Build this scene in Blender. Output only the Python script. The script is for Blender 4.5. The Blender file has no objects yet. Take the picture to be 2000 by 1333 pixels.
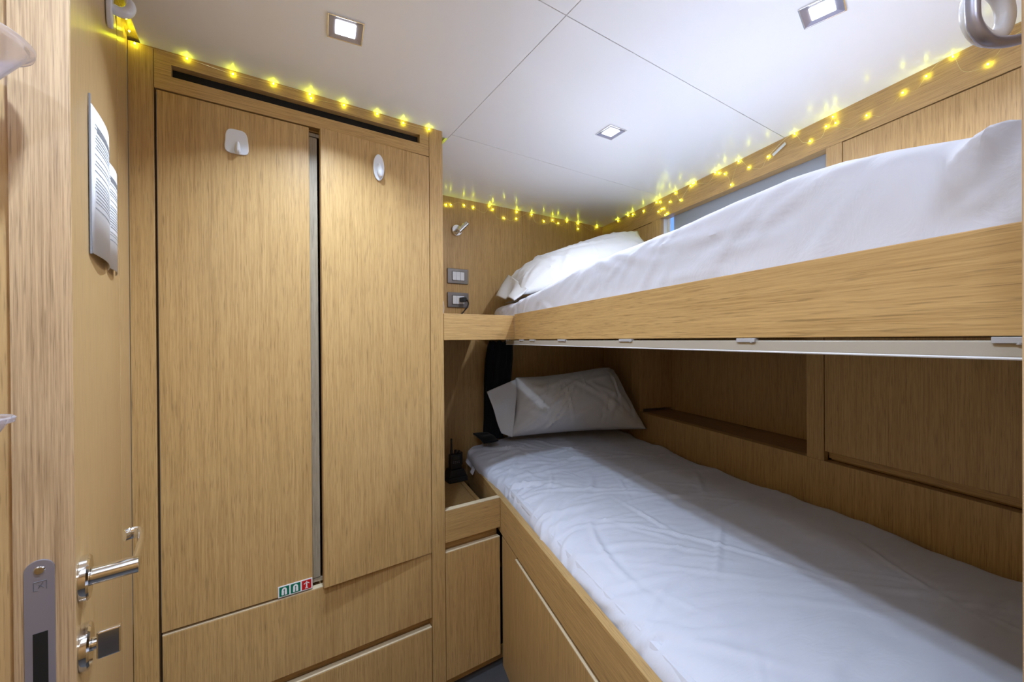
import bpy, bmesh, math, random
import numpy as np
from mathutils import Vector, noise
from math import radians as R, sin, cos, pi

sc = bpy.context.scene
COL = sc.collection

# ------------------------------------------------------------------ camera, light, exposure
ZC, CEIL = 1.195, 1.895
cam_d = bpy.data.cameras.new('camera'); cam = bpy.data.objects.new('camera', cam_d); COL.objects.link(cam)
cam.location = (0, 0, ZC)
cam_d.sensor_width = 36.0; cam_d.lens = 787.0/2000.0*36.0; cam_d.clip_start = 0.01
from mathutils import Matrix
cam.rotation_mode = 'QUATERNION'
_pit, _rol = R(-0.212), R(-0.384)
cam.rotation_quaternion = (Matrix.Rotation(_pit, 3, 'X') @ Matrix.Rotation(pi/2, 3, 'X') @ Matrix.Rotation(_rol, 3, 'Z')).to_quaternion()
sc.camera = cam

world = bpy.data.worlds.new('world'); sc.world = world; world.use_nodes = True
world.node_tree.nodes['Background'].inputs[0].default_value = (0.8, 0.85, 0.9, 1)
world.node_tree.nodes['Background'].inputs[1].default_value = 0.05
sc.view_settings.view_transform = 'Standard'; sc.view_settings.look = 'None'
sc.view_settings.gamma = 1.0; sc.view_settings.use_curve_mapping = False
sc.view_settings.exposure = 0.47
LAMP_W = 2.5          # each recessed ceiling lamp
LAMP_COL = (0.65, 0.80, 1.0)
WALL_S = 105.0         # unseen lamp added in the doorway
LED_S = 68.0         # fairy light bulbs

def area(name, loc, size, power, col, rot=(0, 0, 0), spread=180, parent=None):
    l = bpy.data.lights.new(name, 'AREA'); l.shape = 'SQUARE'; l.size = size; l.energy = power; l.color = col
    l.spread = R(spread)
    o = bpy.data.objects.new(name, l); COL.objects.link(o); o.location = loc; o.rotation_euler = rot
    if parent: o.parent = parent
    return o

# ------------------------------------------------------------------ frames: A follows the wardrobe, B follows the bunks, D follows the open door
class Frame:
    def __init__(s, ang, ox=0.0, oy=0.0):
        s.a = ang; s.c, s.s = cos(ang), sin(ang); s.ox, s.oy = ox, oy
    def w(s, p):
        return Vector((s.ox + p[0]*s.c - p[1]*s.s, s.oy + p[0]*s.s + p[1]*s.c, p[2]))
FA = Frame(R(90-57.2))
FB = Frame(R(19.15))
NX, NY = -0.4885, 0.4486
_h = FA.w((-0.236, 1.167, 0))
FD = Frame(math.atan2(_h.y-NY, _h.x-NX), NX, NY)   # x runs along the door leaf to its hinges, -y is into the room
DW = math.hypot(_h.y-NY, _h.x-NX)

# ------------------------------------------------------------------ materials
def new_mat(name):
    m = bpy.data.materials.new(name); m.use_nodes = True
    return m, m.node_tree, m.node_tree.nodes['Principled BSDF']
def plain(name, col, rough=0.5, metal=0.0, spec=0.5, emis=None, es=0, trans=0, coat=0):
    m, nt, b = new_mat(name)
    b.inputs['Base Color'].default_value = (*col, 1); b.inputs['Roughness'].default_value = rough
    b.inputs['Metallic'].default_value = metal; b.inputs['Specular IOR Level'].default_value = spec
    b.inputs['Transmission Weight'].default_value = trans; b.inputs['Coat Weight'].default_value = coat
    if emis: b.inputs['Emission Color'].default_value = (*emis, 1); b.inputs['Emission Strength'].default_value = es
    # a faint mottling so nothing is perfectly even
    if not emis:
        n = nt.nodes.new('ShaderNodeTexNoise'); n.inputs['Scale'].default_value = 35; tc = nt.nodes.new('ShaderNodeTexCoord')
        nt.links.new(tc.outputs['Object'], n.inputs['Vector'])
        mr = nt.nodes.new('ShaderNodeMapRange'); mr.inputs[3].default_value = max(0.02, rough-0.05); mr.inputs[4].default_value = min(1, rough+0.05)
        nt.links.new(n.outputs[0], mr.inputs[0]); nt.links.new(mr.outputs[0], b.inputs['Roughness'])
    return m
def oak(name, axis, light=(0.600, 0.385, 0.160), dark=(0.410, 0.245, 0.090), rough=0.42, fine=1.0):
    m, nt, b = new_mat(name); N = nt.nodes.new; L = nt.links.new
    tc = N('ShaderNodeTexCoord'); oi = N('ShaderNodeObjectInfo')
    mul = N('ShaderNodeMath'); mul.operation = 'MULTIPLY'; mul.inputs[1].default_value = 7.0
    L(oi.outputs['Random'], mul.inputs[0])
    add = N('ShaderNodeVectorMath'); add.operation = 'ADD'
    L(tc.outputs['Object'], add.inputs[0]); L(mul.outputs[0], add.inputs[1])
    def streak(across, along, detail, rgh, dist=0.0):
        mp = N('ShaderNodeMapping'); sc_ = [across*fine]*3; sc_['xyz'.index(axis)] = along
        mp.inputs['Scale'].default_value = sc_
        L(add.outputs[0], mp.inputs[0])
        n = N('ShaderNodeTexNoise'); n.inputs['Scale'].default_value = 1.0; n.inputs['Detail'].default_value = detail
        n.inputs['Roughness'].default_value = rgh; n.inputs['Distortion'].default_value = dist
        L(mp.outputs[0], n.inputs['Vector']); return n
    n1 = streak(330, 7.0, 5, 0.75, 0.08); n2 = streak(60, 1.6, 4, 0.6, 0.3); n3 = streak(560, 20, 2, 0.5)
    r1 = N('ShaderNodeValToRGB'); r1.color_ramp.elements[0].position = 0.33; r1.color_ramp.elements[1].position = 0.58
    r1.color_ramp.elements[0].color = (*dark, 1); r1.color_ramp.elements[1].color = (*light, 1)
    mix0 = N('ShaderNodeMath'); mix0.operation = 'ADD'
    m1 = N('ShaderNodeMath'); m1.operation = 'MULTIPLY'; m1.inputs[1].default_value = 0.80; L(n1.outputs[0], m1.inputs[0])
    m2 = N('ShaderNodeMath'); m2.operation = 'MULTIPLY'; m2.inputs[1].default_value = 0.20; L(n2.outputs[0], m2.inputs[0])
    L(m1.outputs[0], mix0.inputs[0]); L(m2.outputs[0], mix0.inputs[1]); L(mix0.outputs[0], r1.inputs[0])
    r3 = N('ShaderNodeMapRange'); r3.inputs[1].default_value = 0.30; r3.inputs[2].default_value = 0.44; r3.inputs[3].default_value = 0.68; r3.inputs[4].default_value = 1.0
    L(n3.outputs[0], r3.inputs[0])
    mx = N('ShaderNodeMix'); mx.data_type = 'RGBA'; mx.blend_type = 'MULTIPLY'; mx.inputs[0].default_value = 1.0
    L(r1.outputs[0], mx.inputs[6]); L(r3.outputs[0], mx.inputs[7]); L(mx.outputs[2], b.inputs['Base Color'])
    b.inputs['Roughness'].default_value = rough; b.inputs['Specular IOR Level'].default_value = 0.35
    bp = N('ShaderNodeBump'); bp.inputs['Strength'].default_value = 0.12; bp.inputs['Distance'].default_value = 0.0006
    L(mix0.outputs[0], bp.inputs['Height']); L(bp.outputs[0], b.inputs['Normal'])
    return m
M = {}
M['oak_z'] = oak('oak_upright_grain', 'z')
M['oak_x'] = oak('oak_grain_along', 'x')
M['oak_y'] = oak('oak_grain_lengthwise', 'y')
M['oak_soft'] = oak('oak_smooth_door', 'z', light=(0.58, 0.385, 0.18), dark=(0.50, 0.32, 0.145), fine=0.8, rough=0.3)
M['oak_edge'] = oak('oak_door_edge', 'z', light=(0.56, 0.385, 0.22), dark=(0.31, 0.19, 0.10), fine=1.5)
M['oak_grey'] = oak('oak_greyed_stile', 'z', light=(0.44, 0.37, 0.27), dark=(0.32, 0.25, 0.17))
M['edge_band'] = plain('pale_edge_band', (0.74, 0.60, 0.40), 0.4)
M['dark'] = plain('dark_slot_inside', (0.004, 0.004, 0.004), 0.7)  # near-black colour standing in for the shade inside slots
M['chrome'] = plain('chrome', (0.82, 0.83, 0.86), 0.08, 1.0)
M['steel'] = plain('brushed_steel', (0.34, 0.33, 0.40), 0.35, 0.6)
M['clip'] = plain('grey_clip_plastic', (0.45, 0.45, 0.48), 0.35)
M['graphite'] = plain('graphite_plate', (0.22, 0.20, 0.20), 0.35, 0.6)
M['white_plastic'] = plain('white_plastic', (0.80, 0.82, 0.88), 0.3)
M['black_plastic'] = plain('black_plastic', (0.010, 0.010, 0.012), 0.45)
M['rubber'] = plain('charcoal_rubber', (0.02, 0.02, 0.022), 0.6)
M['paper'] = plain('white_paper', (0.80, 0.80, 0.84), 0.6)
M['ink'] = plain('grey_print', (0.22, 0.22, 0.24), 0.8)
M['red'] = plain('sign_red', (0.55, 0.01, 0.012), 0.4)
M['green'] = plain('sign_green', (0.0, 0.16, 0.085), 0.4)
M['white_sign'] = plain('sign_white', (0.85, 0.85, 0.88), 0.4)
M['track'] = plain('cream_track', (0.44, 0.40, 0.34), 0.25)
M['tape'] = plain('clear_tape', (0.75, 0.78, 0.72), 0.2)
M['blind'] = plain('grey_blind', (0.34, 0.37, 0.40), 0.6)
M['cream'] = plain('cream_paint', (0.80, 0.78, 0.68), 0.5)
M['dusk'] = plain('dusk_daylight', (0, 0, 0), 0.5, emis=(0.16, 0.34, 1.0), es=1.0)
M['led_lens'] = plain('lit_lamp_lens', (1, 1, 1), 0.4, emis=(0.88, 0.94, 1.0), es=14.0)
M['added_wall_lamp'] = plain('lit_added_lamp', (1, 1, 1), 0.4, emis=(0.66, 0.79, 1.0), es=WALL_S)
M['bulb'] = plain('lit_fairy_bulb', (1, 0.9, 0.2), 0.4, emis=(0.82, 0.95, 0.03), es=LED_S)
M['wire'] = plain('silver_wire', (0.85, 0.75, 0.35), 0.3, 0.7)
M['glyph'] = plain('engraved_mark', (0.10, 0.10, 0.12), 0.5)

def cup_mat():
    m, nt, b = new_mat('frosted_clear_plastic')
    b.inputs['Base Color'].default_value = (0.86, 0.84, 0.92, 1); b.inputs['Roughness'].default_value = 0.22
    b.inputs['Transmission Weight'].default_value = 0.85; b.inputs['IOR'].default_value = 1.15
    return m
M['frosted'] = cup_mat()
def ceil_mat():
    m, nt, b = new_mat('white_lacquer_ceiling'); N = nt.nodes.new; L = nt.links.new
    tc = N('ShaderNodeTexCoord'); n = N('ShaderNodeTexNoise'); n.inputs['Scale'].default_value = 220; n.inputs['Detail'].default_value = 2
    L(tc.outputs['Object'], n.inputs['Vector'])
    bp = N('ShaderNodeBump'); bp.inputs['Strength'].default_value = 0.04; bp.inputs['Distance'].default_value = 0.0004
    L(n.outputs[0], bp.inputs['Height']); L(bp.outputs[0], b.inputs['Normal'])
    b.inputs['Base Color'].default_value = (0.95, 0.945, 0.92, 1); b.inputs['Roughness'].default_value = 0.24
    b.inputs['Specular IOR Level'].default_value = 0.32
    return m
M['ceiling'] = ceil_mat()
def cloth(name, col, bump=0.35, scale=9.0):
    m, nt, b = new_mat(name); N = nt.nodes.new; L = nt.links.new
    tc = N('ShaderNodeTexCoord')
    mp = N('ShaderNodeMapping'); mp.inputs['Scale'].default_value = (1.0, 2.4, 1.6); mp.inputs['Rotation'].default_value = (0, 0, 0.5)
    L(tc.outputs['Object'], mp.inputs[0])
    n = N('ShaderNodeTexNoise'); n.inputs['Scale'].default_value = scale; n.inputs['Detail'].default_value = 5; n.inputs['Distortion'].default_value = 1.1
    n.inputs['Roughness'].default_value = 0.55
    L(mp.outputs[0], n.inputs['Vector'])
    w = N('ShaderNodeTexNoise'); w.inputs['Scale'].default_value = 900; L(tc.outputs['Object'], w.inputs['Vector'])
    b1 = N('ShaderNodeBump'); b1.inputs['Strength'].default_value = bump; b1.inputs['Distance'].default_value = 0.012
    L(n.outputs[0], b1.inputs['Height'])
    b2 = N('ShaderNodeBump'); b2.inputs['Strength'].default_value = 0.15; b2.inputs['Distance'].default_value = 0.0004
    L(w.outputs[0], b2.inputs['Height']); L(b1.outputs[0], b2.inputs['Normal']); L(b2.outputs[0], b.inputs['Normal'])
    b.inputs['Base Color'].default_value = (*col, 1); b.inputs['Roughness'].default_value = 0.85
    b.inputs['Specular IOR Level'].default_value = 0.2; b.inputs['Sheen Weight'].default_value = 0.15
    return m
M['sheet'] = cloth('white_cotton_sheet', (0.69, 0.71, 0.82), bump=0.2)
M['pillow'] = cloth('white_cotton_pillowcase', (0.70, 0.70, 0.71), bump=0.18, scale=10)
M['black_cloth'] = cloth('black_curtain_cloth', (0.006, 0.007, 0.010), bump=0.2, scale=20)
def floor_mat():
    m, nt, b = new_mat('dark_grey_floor'); N = nt.nodes.new; L = nt.links.new
    tc = N('ShaderNodeTexCoord'); n = N('ShaderNodeTexNoise'); n.inputs['Scale'].default_value = 14; n.inputs['Detail'].default_value = 6
    L(tc.outputs['Object'], n.inputs['Vector'])
    r = N('ShaderNodeValToRGB'); r.color_ramp.elements[0].color = (0.035, 0.035, 0.04, 1); r.color_ramp.elements[1].color = (0.085, 0.085, 0.09, 1)
    L(n.outputs[0], r.inputs[0]); L(r.outputs[0], b.inputs['Base Color']); b.inputs['Roughness'].default_value = 0.5
    return m
M['floor'] = floor_mat()

# ------------------------------------------------------------------ mesh helpers (vertices are written in a frame's coordinates)
class MB:
    def __init__(s): s.v = []; s.f = []; s.smooth = False
    def box(s, x0, x1, y0, y1, z0, z1):
        b = len(s.v)
        s.v += [(x0,y0,z0),(x1,y0,z0),(x1,y1,z0),(x0,y1,z0),(x0,y0,z1),(x1,y0,z1),(x1,y1,z1),(x0,y1,z1)]
        s.f += [tuple(b+i for i in q) for q in ((0,3,2,1),(4,5,6,7),(0,1,5,4),(1,2,6,5),(2,3,7,6),(3,0,4,7))]; return s
    def prism(s, poly, z0, z1):            # polygon in x,y, counter-clockwise
        b = len(s.v); n = len(poly)
        s.v += [(p[0], p[1], z0) for p in poly] + [(p[0], p[1], z1) for p in poly]
        s.f += [tuple(b+i for i in reversed(range(n))), tuple(b+n+i for i in range(n))]
        s.f += [(b+i, b+(i+1)%n, b+n+(i+1)%n, b+n+i) for i in range(n)]; return s
    def plate(s, poly, y0, y1):            # polygon in x,z extruded along y
        b = len(s.v); n = len(poly)
        s.v += [(p[0], y0, p[1]) for p in poly] + [(p[0], y1, p[1]) for p in poly]
        s.f += [tuple(b+i for i in range(n)), tuple(b+n+i for i in reversed(range(n)))]
        s.f += [(b+(i+1)%n, b+i, b+n+i, b+n+(i+1)%n) for i in range(n)]; return s
    def tube(s, pts, r, seg=10, cap=True, flat=1.0):
        pts = [Vector(p) for p in pts]; b = len(s.v); n = len(pts)
        rr = r if isinstance(r, (list, tuple)) else [r]*n
        up = None
        for i, p in enumerate(pts):
            t = (pts[min(i+1, n-1)] - pts[max(i-1, 0)]).normalized()
            if up is None:
                up = Vector((0, 0, 1)) if abs(t.z) < 0.9 else Vector((1, 0, 0))
            u = (up - t*up.dot(t)).normalized(); w = t.cross(u); up = u
            for k in range(seg):
                a = 2*pi*k/seg; q = p + u*cos(a)*rr[i] + w*sin(a)*rr[i]*flat; s.v.append(tuple(q))
        for i in range(n-1):
            for k in range(seg):
                s.f.append((b+i*seg+k, b+i*seg+(k+1)%seg, b+(i+1)*seg+(k+1)%seg, b+(i+1)*seg+k))
        if cap:
            s.f.append(tuple(b+k for k in reversed(range(seg)))); s.f.append(tuple(b+(n-1)*seg+k for k in range(seg)))
        s.smooth = True; return s
    def stube(s, pts, r, seg=12, flat=1.0, sub=5):
        C = [Vector(p) for p in pts]; rr = list(r) if isinstance(r, (list, tuple)) else [r]*len(C)
        C = [C[0]]+C+[C[-1]]; rr = [rr[0]]+rr+[rr[-1]]; out, ro = [], []
        for i in range(1, len(C)-2):
            for k in range(sub):
                t = k/sub; p0, p1, p2, p3 = C[i-1:i+3]
                out.append(0.5*((2*p1)+(p2-p0)*t+(2*p0-5*p1+4*p2-p3)*t*t+(3*p1-p0-3*p2+p3)*t**3)); ro.append(rr[i]*(1-t)+rr[i+1]*t)
        out.append(C[-1]); ro.append(rr[-1]); return s.tube(out, ro, seg, True, flat)
    def disc(s, c, axis, r, h, seg=32):    # short cylinder from c along axis
        c = Vector(c); a = Vector(axis).normalized()
        return s.tube([c, c+a*h], r, seg)
    def lathe(s, c, prof, seg=28):         # profile of (r, z)
        b = len(s.v); n = len(prof)
        for r_, z in prof:
            for k in range(seg):
                a = 2*pi*k/seg; s.v.append((c[0]+r_*cos(a), c[1]+r_*sin(a), c[2]+z))
        for i in range(n-1):
            for k in range(seg):
                s.f.append((b+i*seg+k, b+i*seg+(k+1)%seg, b+(i+1)*seg+(k+1)%seg, b+(i+1)*seg+k))
        s.smooth = True; return s
    def grid(s, P):                        # P[i][j] points
        b = len(s.v); n, m = len(P), len(P[0])
        for row in P: s.v += [tuple(p) for p in row]
        for i in range(n-1):
            for j in range(m-1):
                s.f.append((b+i*m+j, b+(i+1)*m+j, b+(i+1)*m+j+1, b+i*m+j+1))
        s.smooth = True; return s
def mkmesh(name, mb, mat, org=(0,0,0)):
    me = bpy.data.meshes.new(name)
    me.from_pydata([(x-org[0], y-org[1], z-org[2]) for x, y, z in mb.v], [], mb.f); me.update()
    bm = bmesh.new(); bm.from_mesh(me); bmesh.ops.recalc_face_normals(bm, faces=bm.faces); bm.to_mesh(me); bm.free()
    if mb.smooth:
        for p in me.polygons: p.use_smooth = True
        me.set_sharp_from_angle(angle=R(40))
    me.materials.append(mat); return me
def bevel(o, w=0.0012):
    if w: md = o.modifiers.new('bevel', 'BEVEL'); md.width = w; md.segments = 2; md.limit_method = 'ANGLE'; md.angle_limit = R(50)
class Thing:
    """an Empty at the base of a thing, its parts as children; coordinates in the frame"""
    def __init__(s, fr, org, name, label, cat, group=None, kind=None):
        s.fr, s.org = fr, org
        o = bpy.data.objects.new(name, None); COL.objects.link(o); o.empty_display_size = 0.05
        o.location = fr.w(org); o.rotation_euler = (0, 0, fr.a)
        o['label'] = label; o['category'] = cat
        if group: o['group'] = group
        if kind: o['kind'] = kind
        s.o = o
    def part(s, name, mb, mat, bev=0.0, parent=None, label=None):
        o = bpy.data.objects.new(name, mkmesh(name, mb, mat, s.org)); COL.objects.link(o)
        o.parent = parent or s.o
        if label: o['label'] = label
        if bev: bevel(o, bev)
        return o
def single(fr, org, name, mb, mat, label=None, cat=None, group=None, kind=None, bev=0.0, parent=None):
    o = bpy.data.objects.new(name, mkmesh(name, mb, mat, org)); COL.objects.link(o)
    o.location = fr.w(org); o.rotation_euler = (0, 0, fr.a)
    if parent is not None: o.location = (0,0,0); o.rotation_euler = (0,0,0); o.parent = parent
    if label: o['label'] = label
    if cat: o['category'] = cat
    if group: o['group'] = group
    if kind: o['kind'] = kind
    if bev: bevel(o, bev)
    return o
def struct(fr, org, name, mb, mat, label, cat, bev=0.0):
    return single(fr, org, name, mb, mat, label, cat, None, 'structure', bev)

# ------------------------------------------------------------------ ROOM SHELL
struct(FA, (0,0,0), 'floor', MB().box(-0.6, 2.3, -1.1, 2.3, -0.03, 0.0), M['floor'], 'dark grey cabin floor, a corner of it seen below the low cupboard', 'floor')
# ceiling panels with narrow joints, a backing sheet above them
g = 0.0011
cp = MB()
def cpanel(u0, u1, n0, n1): cp.box(u0+g, u1-g, n0+g, n1-g, CEIL, CEIL+0.012)
cpanel(-0.216, 0.5755, -1.0, 0.668); cpanel(-0.216, 0.5755, 0.668, 1.300)
cpanel(0.5755, 2.05, -1.0, 0.668); cpanel(0.5755, 2.05, 0.668, 1.266); cpanel(0.5755, 2.05, 1.266, 1.87)
cp.box(-0.40, 2.1, -1.05, 1.90, CEIL+0.034, CEIL+0.05)
struct(FA, (0,0,CEIL), 'ceiling', cp, M['ceiling'], 'white lacquered ceiling of large panels with thin joints', 'ceiling')
# back wall behind the bunk heads
bw = MB().box(0.50, 1.2405, 1.816, 1.84, 0, CEIL+0.03); bw.box(1.2415, 2.0, 1.816, 1.84, 0, CEIL+0.03)
struct(FA, (1.0,1.816,0), 'wall_back', bw, M['oak_z'], 'oak veneer wall at the head of both bunks with the sockets', 'wall', 0.0008)
# wall on the far side of the bunks: low panel, then cupboards and niches stand on it
struct(FB, (1.368,0.8,0), 'wall_right', MB().box(1.368, 1.40, -0.5, 2.26, 0, 0.798), M['oak_z'], 'oak panel along the far side of the lower bunk', 'wall', 0.0008)
struct(FB, (1.62,0.8,0), 'wall_hull', MB().box(1.605, 1.63, -0.6, 2.5, 0, CEIL+0.03), M['oak_z'], 'oak lining behind the open niches', 'wall')
struct(FB, (1.368,0.8,1.797), 'trim_1', MB().box(1.368, 1.60, -0.5, 2.26, 1.797, CEIL+0.02), M['oak_y'], 'oak beam under the ceiling above the upper bunk, hung with fairy lights', 'trim', 0.0008)
# left wall behind the open door, its jamb and the strip beside the wardrobe
struct(FA, (-0.31,0.6,0), 'wall_left', MB().box(-0.33, -0.305, 0.50, 1.20, 0, CEIL+0.03), M['oak_z'], 'oak wall behind the open cabin door', 'wall')
struct(FA, (-0.26,1.2,0), 'trim_2', MB().box(-0.32, -0.238, 1.180, 1.263, 0, CEIL+0.02), M['oak_soft'], 'narrow oak strip between the open door and the wardrobe', 'trim', 0.0006)
struct(FA, (-0.26,1.0,CEIL), 'trim_3', MB().box(-0.30, -0.205, 0.2, 1.330, CEIL+0.014, CEIL+0.028), M['oak_soft'], 'oak cove strip above the door top, lit by fairy lights', 'trim')
struct(FA, (-0.26,0.0,0), 'wall_passage', MB().box(-0.30, -0.262, -1.0, 0.50, 0, CEIL+0.03), M['oak_z'], 'oak side of the doorway at the left edge of the photo', 'wall')
struct(FA, (0.5,-1.0,0), 'wall_rear', MB().box(-0.35, 1.6, -1.06, -1.0, 0, CEIL+0.03), M['oak_z'], 'oak wall of the passage behind the photographer', 'wall')
struct(FB, (0.38,0.0,0), 'door_frame_1', MB().box(0.380, 0.478, -0.20, 0.1325, 0, CEIL), M['oak_edge'], 'oak door jamb at the extreme right edge of the photo', 'door frame', 0.0015)
struct(FB, (0.9,-0.15,0), 'wall_front', MB().box(0.4785, 1.60, -0.22, -0.14, 0, CEIL+0.03), M['oak_z'], 'oak wall at the foot of both bunks', 'wall')

# ------------------------------------------------------------------ WARDROBE (frame A, front at n = 1.264)
NW = 1.264
W = Thing(FA, (0.15, NW, 0), 'wardrobe', 'tall oak wardrobe with two long doors and two deep drawers below', 'wardrobe')
car = MB()
car.box(-0.190, -0.172, NW+0.024, 1.80, 0.0, 1.88); car.box(0.525, 0.5405, NW+0.024, 1.80, 0, 1.88)
car.box(-0.172, 0.525, 1.785, 1.80, 0, 1.88); car.box(-0.172, 0.525, NW+0.024, 1.785, 0.475, 0.487)
car.box(-0.172, 0.525, NW+0.024, 1.785, 1.797, 1.809); car.box(-0.172,0.525,NW+0.024,1.785,1.875,1.88)
W.part('carcass', car, M['oak_z'])
W.part('side_post', MB().box(-0.2375, -0.1925, NW, NW+0.03, 0, CEIL), M['oak_z'], 0.0008)
W.part('side_post', MB().box(0.4945, 0.5405, NW-0.002, NW+0.03, 0, CEIL), M['oak_z'], 0.0008)
hd = MB()
hd.box(-0.1915, 0.4938, NW, NW+0.022, 1.864, CEIL); hd.box(-0.1915, 0.4938, NW, NW+0.022, 1.8005, 1.836)
hd.box(-0.1915, -0.160, NW, NW+0.022, 1.836, 1.864); hd.box(0.463, 0.4938, NW, NW+0.022, 1.836, 1.864)
W.part('header', hd, M['oak_x'], 0.0006)
vs = MB().box(-0.172, 0.475, NW+0.0225, NW+0.027, 1.828, 1.870)
W.part('vent_slot', vs, M['dark'], label='ventilation slot with its shade painted black')
W.part('door', MB().box(-0.1875, 0.1385, NW, NW+0.021, 0.4975, 1.7965), M['oak_z'], 0.001)
# right door stands slightly open at its left edge
W.part('door', MB().prism([(0.1655, 1.2455), (0.4920, 1.2600), (0.4910, 1.2810), (0.1645, 1.2665)], 0.4935, 1.7965), M['oak_z'], 0.001, label='right door standing slightly ajar')
st = MB().box(0.1385, 0.1605, 1.279, 1.287, 0.514, 1.778); st.box(0.13, 0.20, 1.281, 1.287, 1.781, 1.791); st.box(0.13, 0.20, 1.281, 1.287, 0.500, 0.511)
W.part('centre_stile', st, M['oak_grey'], 0.0006)
def drawer(zt, zb):
    d = W.part('drawer', MB().box(-0.1865, 0.4925, NW, NW+0.02, zb, zt-0.0022), M['oak_z'], 0.0012)
    W.part('edge_band', MB().box(-0.1865, 0.4925, NW+0.0004, NW+0.02, zt-0.0020, zt+0.0006), M['edge_band'], 0.0004, parent=d)
drawer(0.4905, 0.276); drawer(0.2450, 0.035)
W.part('finger_recess', MB().box(-0.18, 0.4945, NW+0.028, NW+0.036, 0.240, 0.285), M['oak_x'])
W.part('plinth', MB().box(-0.18, 0.49, NW+0.03, NW+0.04, 0, 0.05), M['oak_x'])

# ------------------------------------------------------------------ LOW CUPBOARD between wardrobe and lower bunk
Cb = Thing(FA, (0.65, NW, 0), 'low_cupboard', 'low oak cupboard with an open bedside shelf on top, between wardrobe and bunk', 'cupboard')
Cb.part('fascia', MB().box(0.5425, 0.7580, NW, NW+0.022, 0.509, 0.6155), M['oak_x'], 0.0005)
Cb.part('edge_band', MB().box(0.5425, 0.7580, NW, NW+0.022, 0.6160, 0.6185), M['edge_band'], 0.0004)
cd = Cb.part('door', MB().box(0.5430, 0.7560, NW, NW+0.02, 0.042, 0.4735), M['oak_z'], 0.001)
Cb.part('edge_band', MB().box(0.5430, 0.7560, NW+0.0004, NW+0.02, 0.4738, 0.4760), M['edge_band'], 0.0004, parent=cd)
Cb.part('finger_recess', MB().box(0.5425, 0.757, NW+0.026, NW+0.034, 0.465, 0.512), M['oak_x'])
Cb.part('plinth', MB().box(0.5425, 0.80, NW+0.030, NW+0.038, 0, 0.046), M['oak_x'])
sh = MB(); sh.prism([(0.5425, NW+0.022), (0.7250, NW+0.022), (0.8100, 1.815), (0.5425, 1.815)][0:4], 0.538, 0.550)
sh.prism([(0.7275, NW+0.022), (0.7440, NW+0.022), (0.8320, 1.815), (0.8125, 1.815)], 0.538, 0.5495)
Cb.part('shelf_board', sh, M['oak_z'], 0.0006)

# ------------------------------------------------------------------ LOWER BUNK (frame B)
LB = Thing(FB, (0.44, 0.9, 0), 'lower_bunk', 'built-in oak lower bunk base with a long side rail and doors beneath', 'bunk bed')
LB.part('side_rail', MB().box(0.439, 0.461, -0.14, 1.405, 0.487, 0.6135), M['oak_y'], 0.0012)
LB.part('head_rail', MB().box(0.4395, 0.461, 1.4055, 1.953, 0.487, 0.6130), M['oak_y'], 0.0012)
LB.part('bed_board', MB().prism([(0.462, -0.13), (1.366, -0.13), (1.366, 2.195), (0.462, 1.97)], 0.540, 0.558), M['oak_y'])
f1 = LB.part('filler_panel', MB().box(0.444, 0.462, 1.2505, 1.404, 0.0, 0.474), M['oak_z'], 0.001)
LB.part('edge_band', MB().box(0.4442, 0.462, 1.2505, 1.404, 0.4743, 0.4765), M['edge_band'], 0.0004, parent=f1)
f2 = LB.part('door', MB().box(0.439, 0.459, 0.40, 1.2490, 0.0, 0.4685), M['oak_z'], 0.001)
LB.part('edge_band', MB().box(0.4392, 0.459, 0.40, 1.2490, 0.4688, 0.4710), M['edge_band'], 0.0004, parent=f2)
f3 = LB.part('door', MB().box(0.439, 0.459, -0.13, 0.397, 0.0, 0.4685), M['oak_z'], 0.001)
LB.part('finger_recess', MB().box(0.487, 0.495, -0.13, 1.40, 0.02, 0.54), M['oak_y'])

# ------------------------------------------------------------------ UPPER BUNK
UB = Thing(FB, (0.504, 0.9, 1.195), 'upper_bunk', 'built-in oak upper bunk base with a deep side rail and head shelf', 'bunk bed')
UB.part('side_rail', MB().box(0.504, 0.526, -0.14, 1.4225, 1.195, 1.2895), M['oak_y'], 0.0012)
UB.part('bed_board', MB().prism([(0.527, -0.13), (1.366, -0.13), (1.366, 2.195), (0.527, 1.985)], 1.1955, 1.213), M['cream'], label='unseen underside board, made white to bounce light')  # unseen face, made white to bounce light onto the lower bunk
# bedside shelf front and board in line with the wardrobe
c32, s32 = cos(FA.a-FB.a), sin(FA.a-FB.a)
def a2b(p): return (p[0]*c32-p[1]*s32, p[0]*s32+p[1]*c32)
fo = bpy.data.objects.new('shelf_fascia', mkmesh('shelf_fascia', MB().prism([(0.5425, NW), (0.8262, NW), (0.8262-0.006, NW+0.022), (0.5425, NW+0.022)], 1.1945, 1.2845), M['oak_x'])); COL.objects.link(fo)
fo.parent = UB.o; fo.location = (-0.504, -0.9, -1.195); fo.rotation_euler = (0, 0, FA.a-FB.a); bevel(fo, 0.0008)
UB.part('shelf_board', MB().prism([a2b(p) for p in ((0.5425, NW+0.0225), (0.818, NW+0.0225), (0.925, 1.814), (0.5425, 1.814))], 1.1950, 1.209), M['oak_y'])
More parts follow.
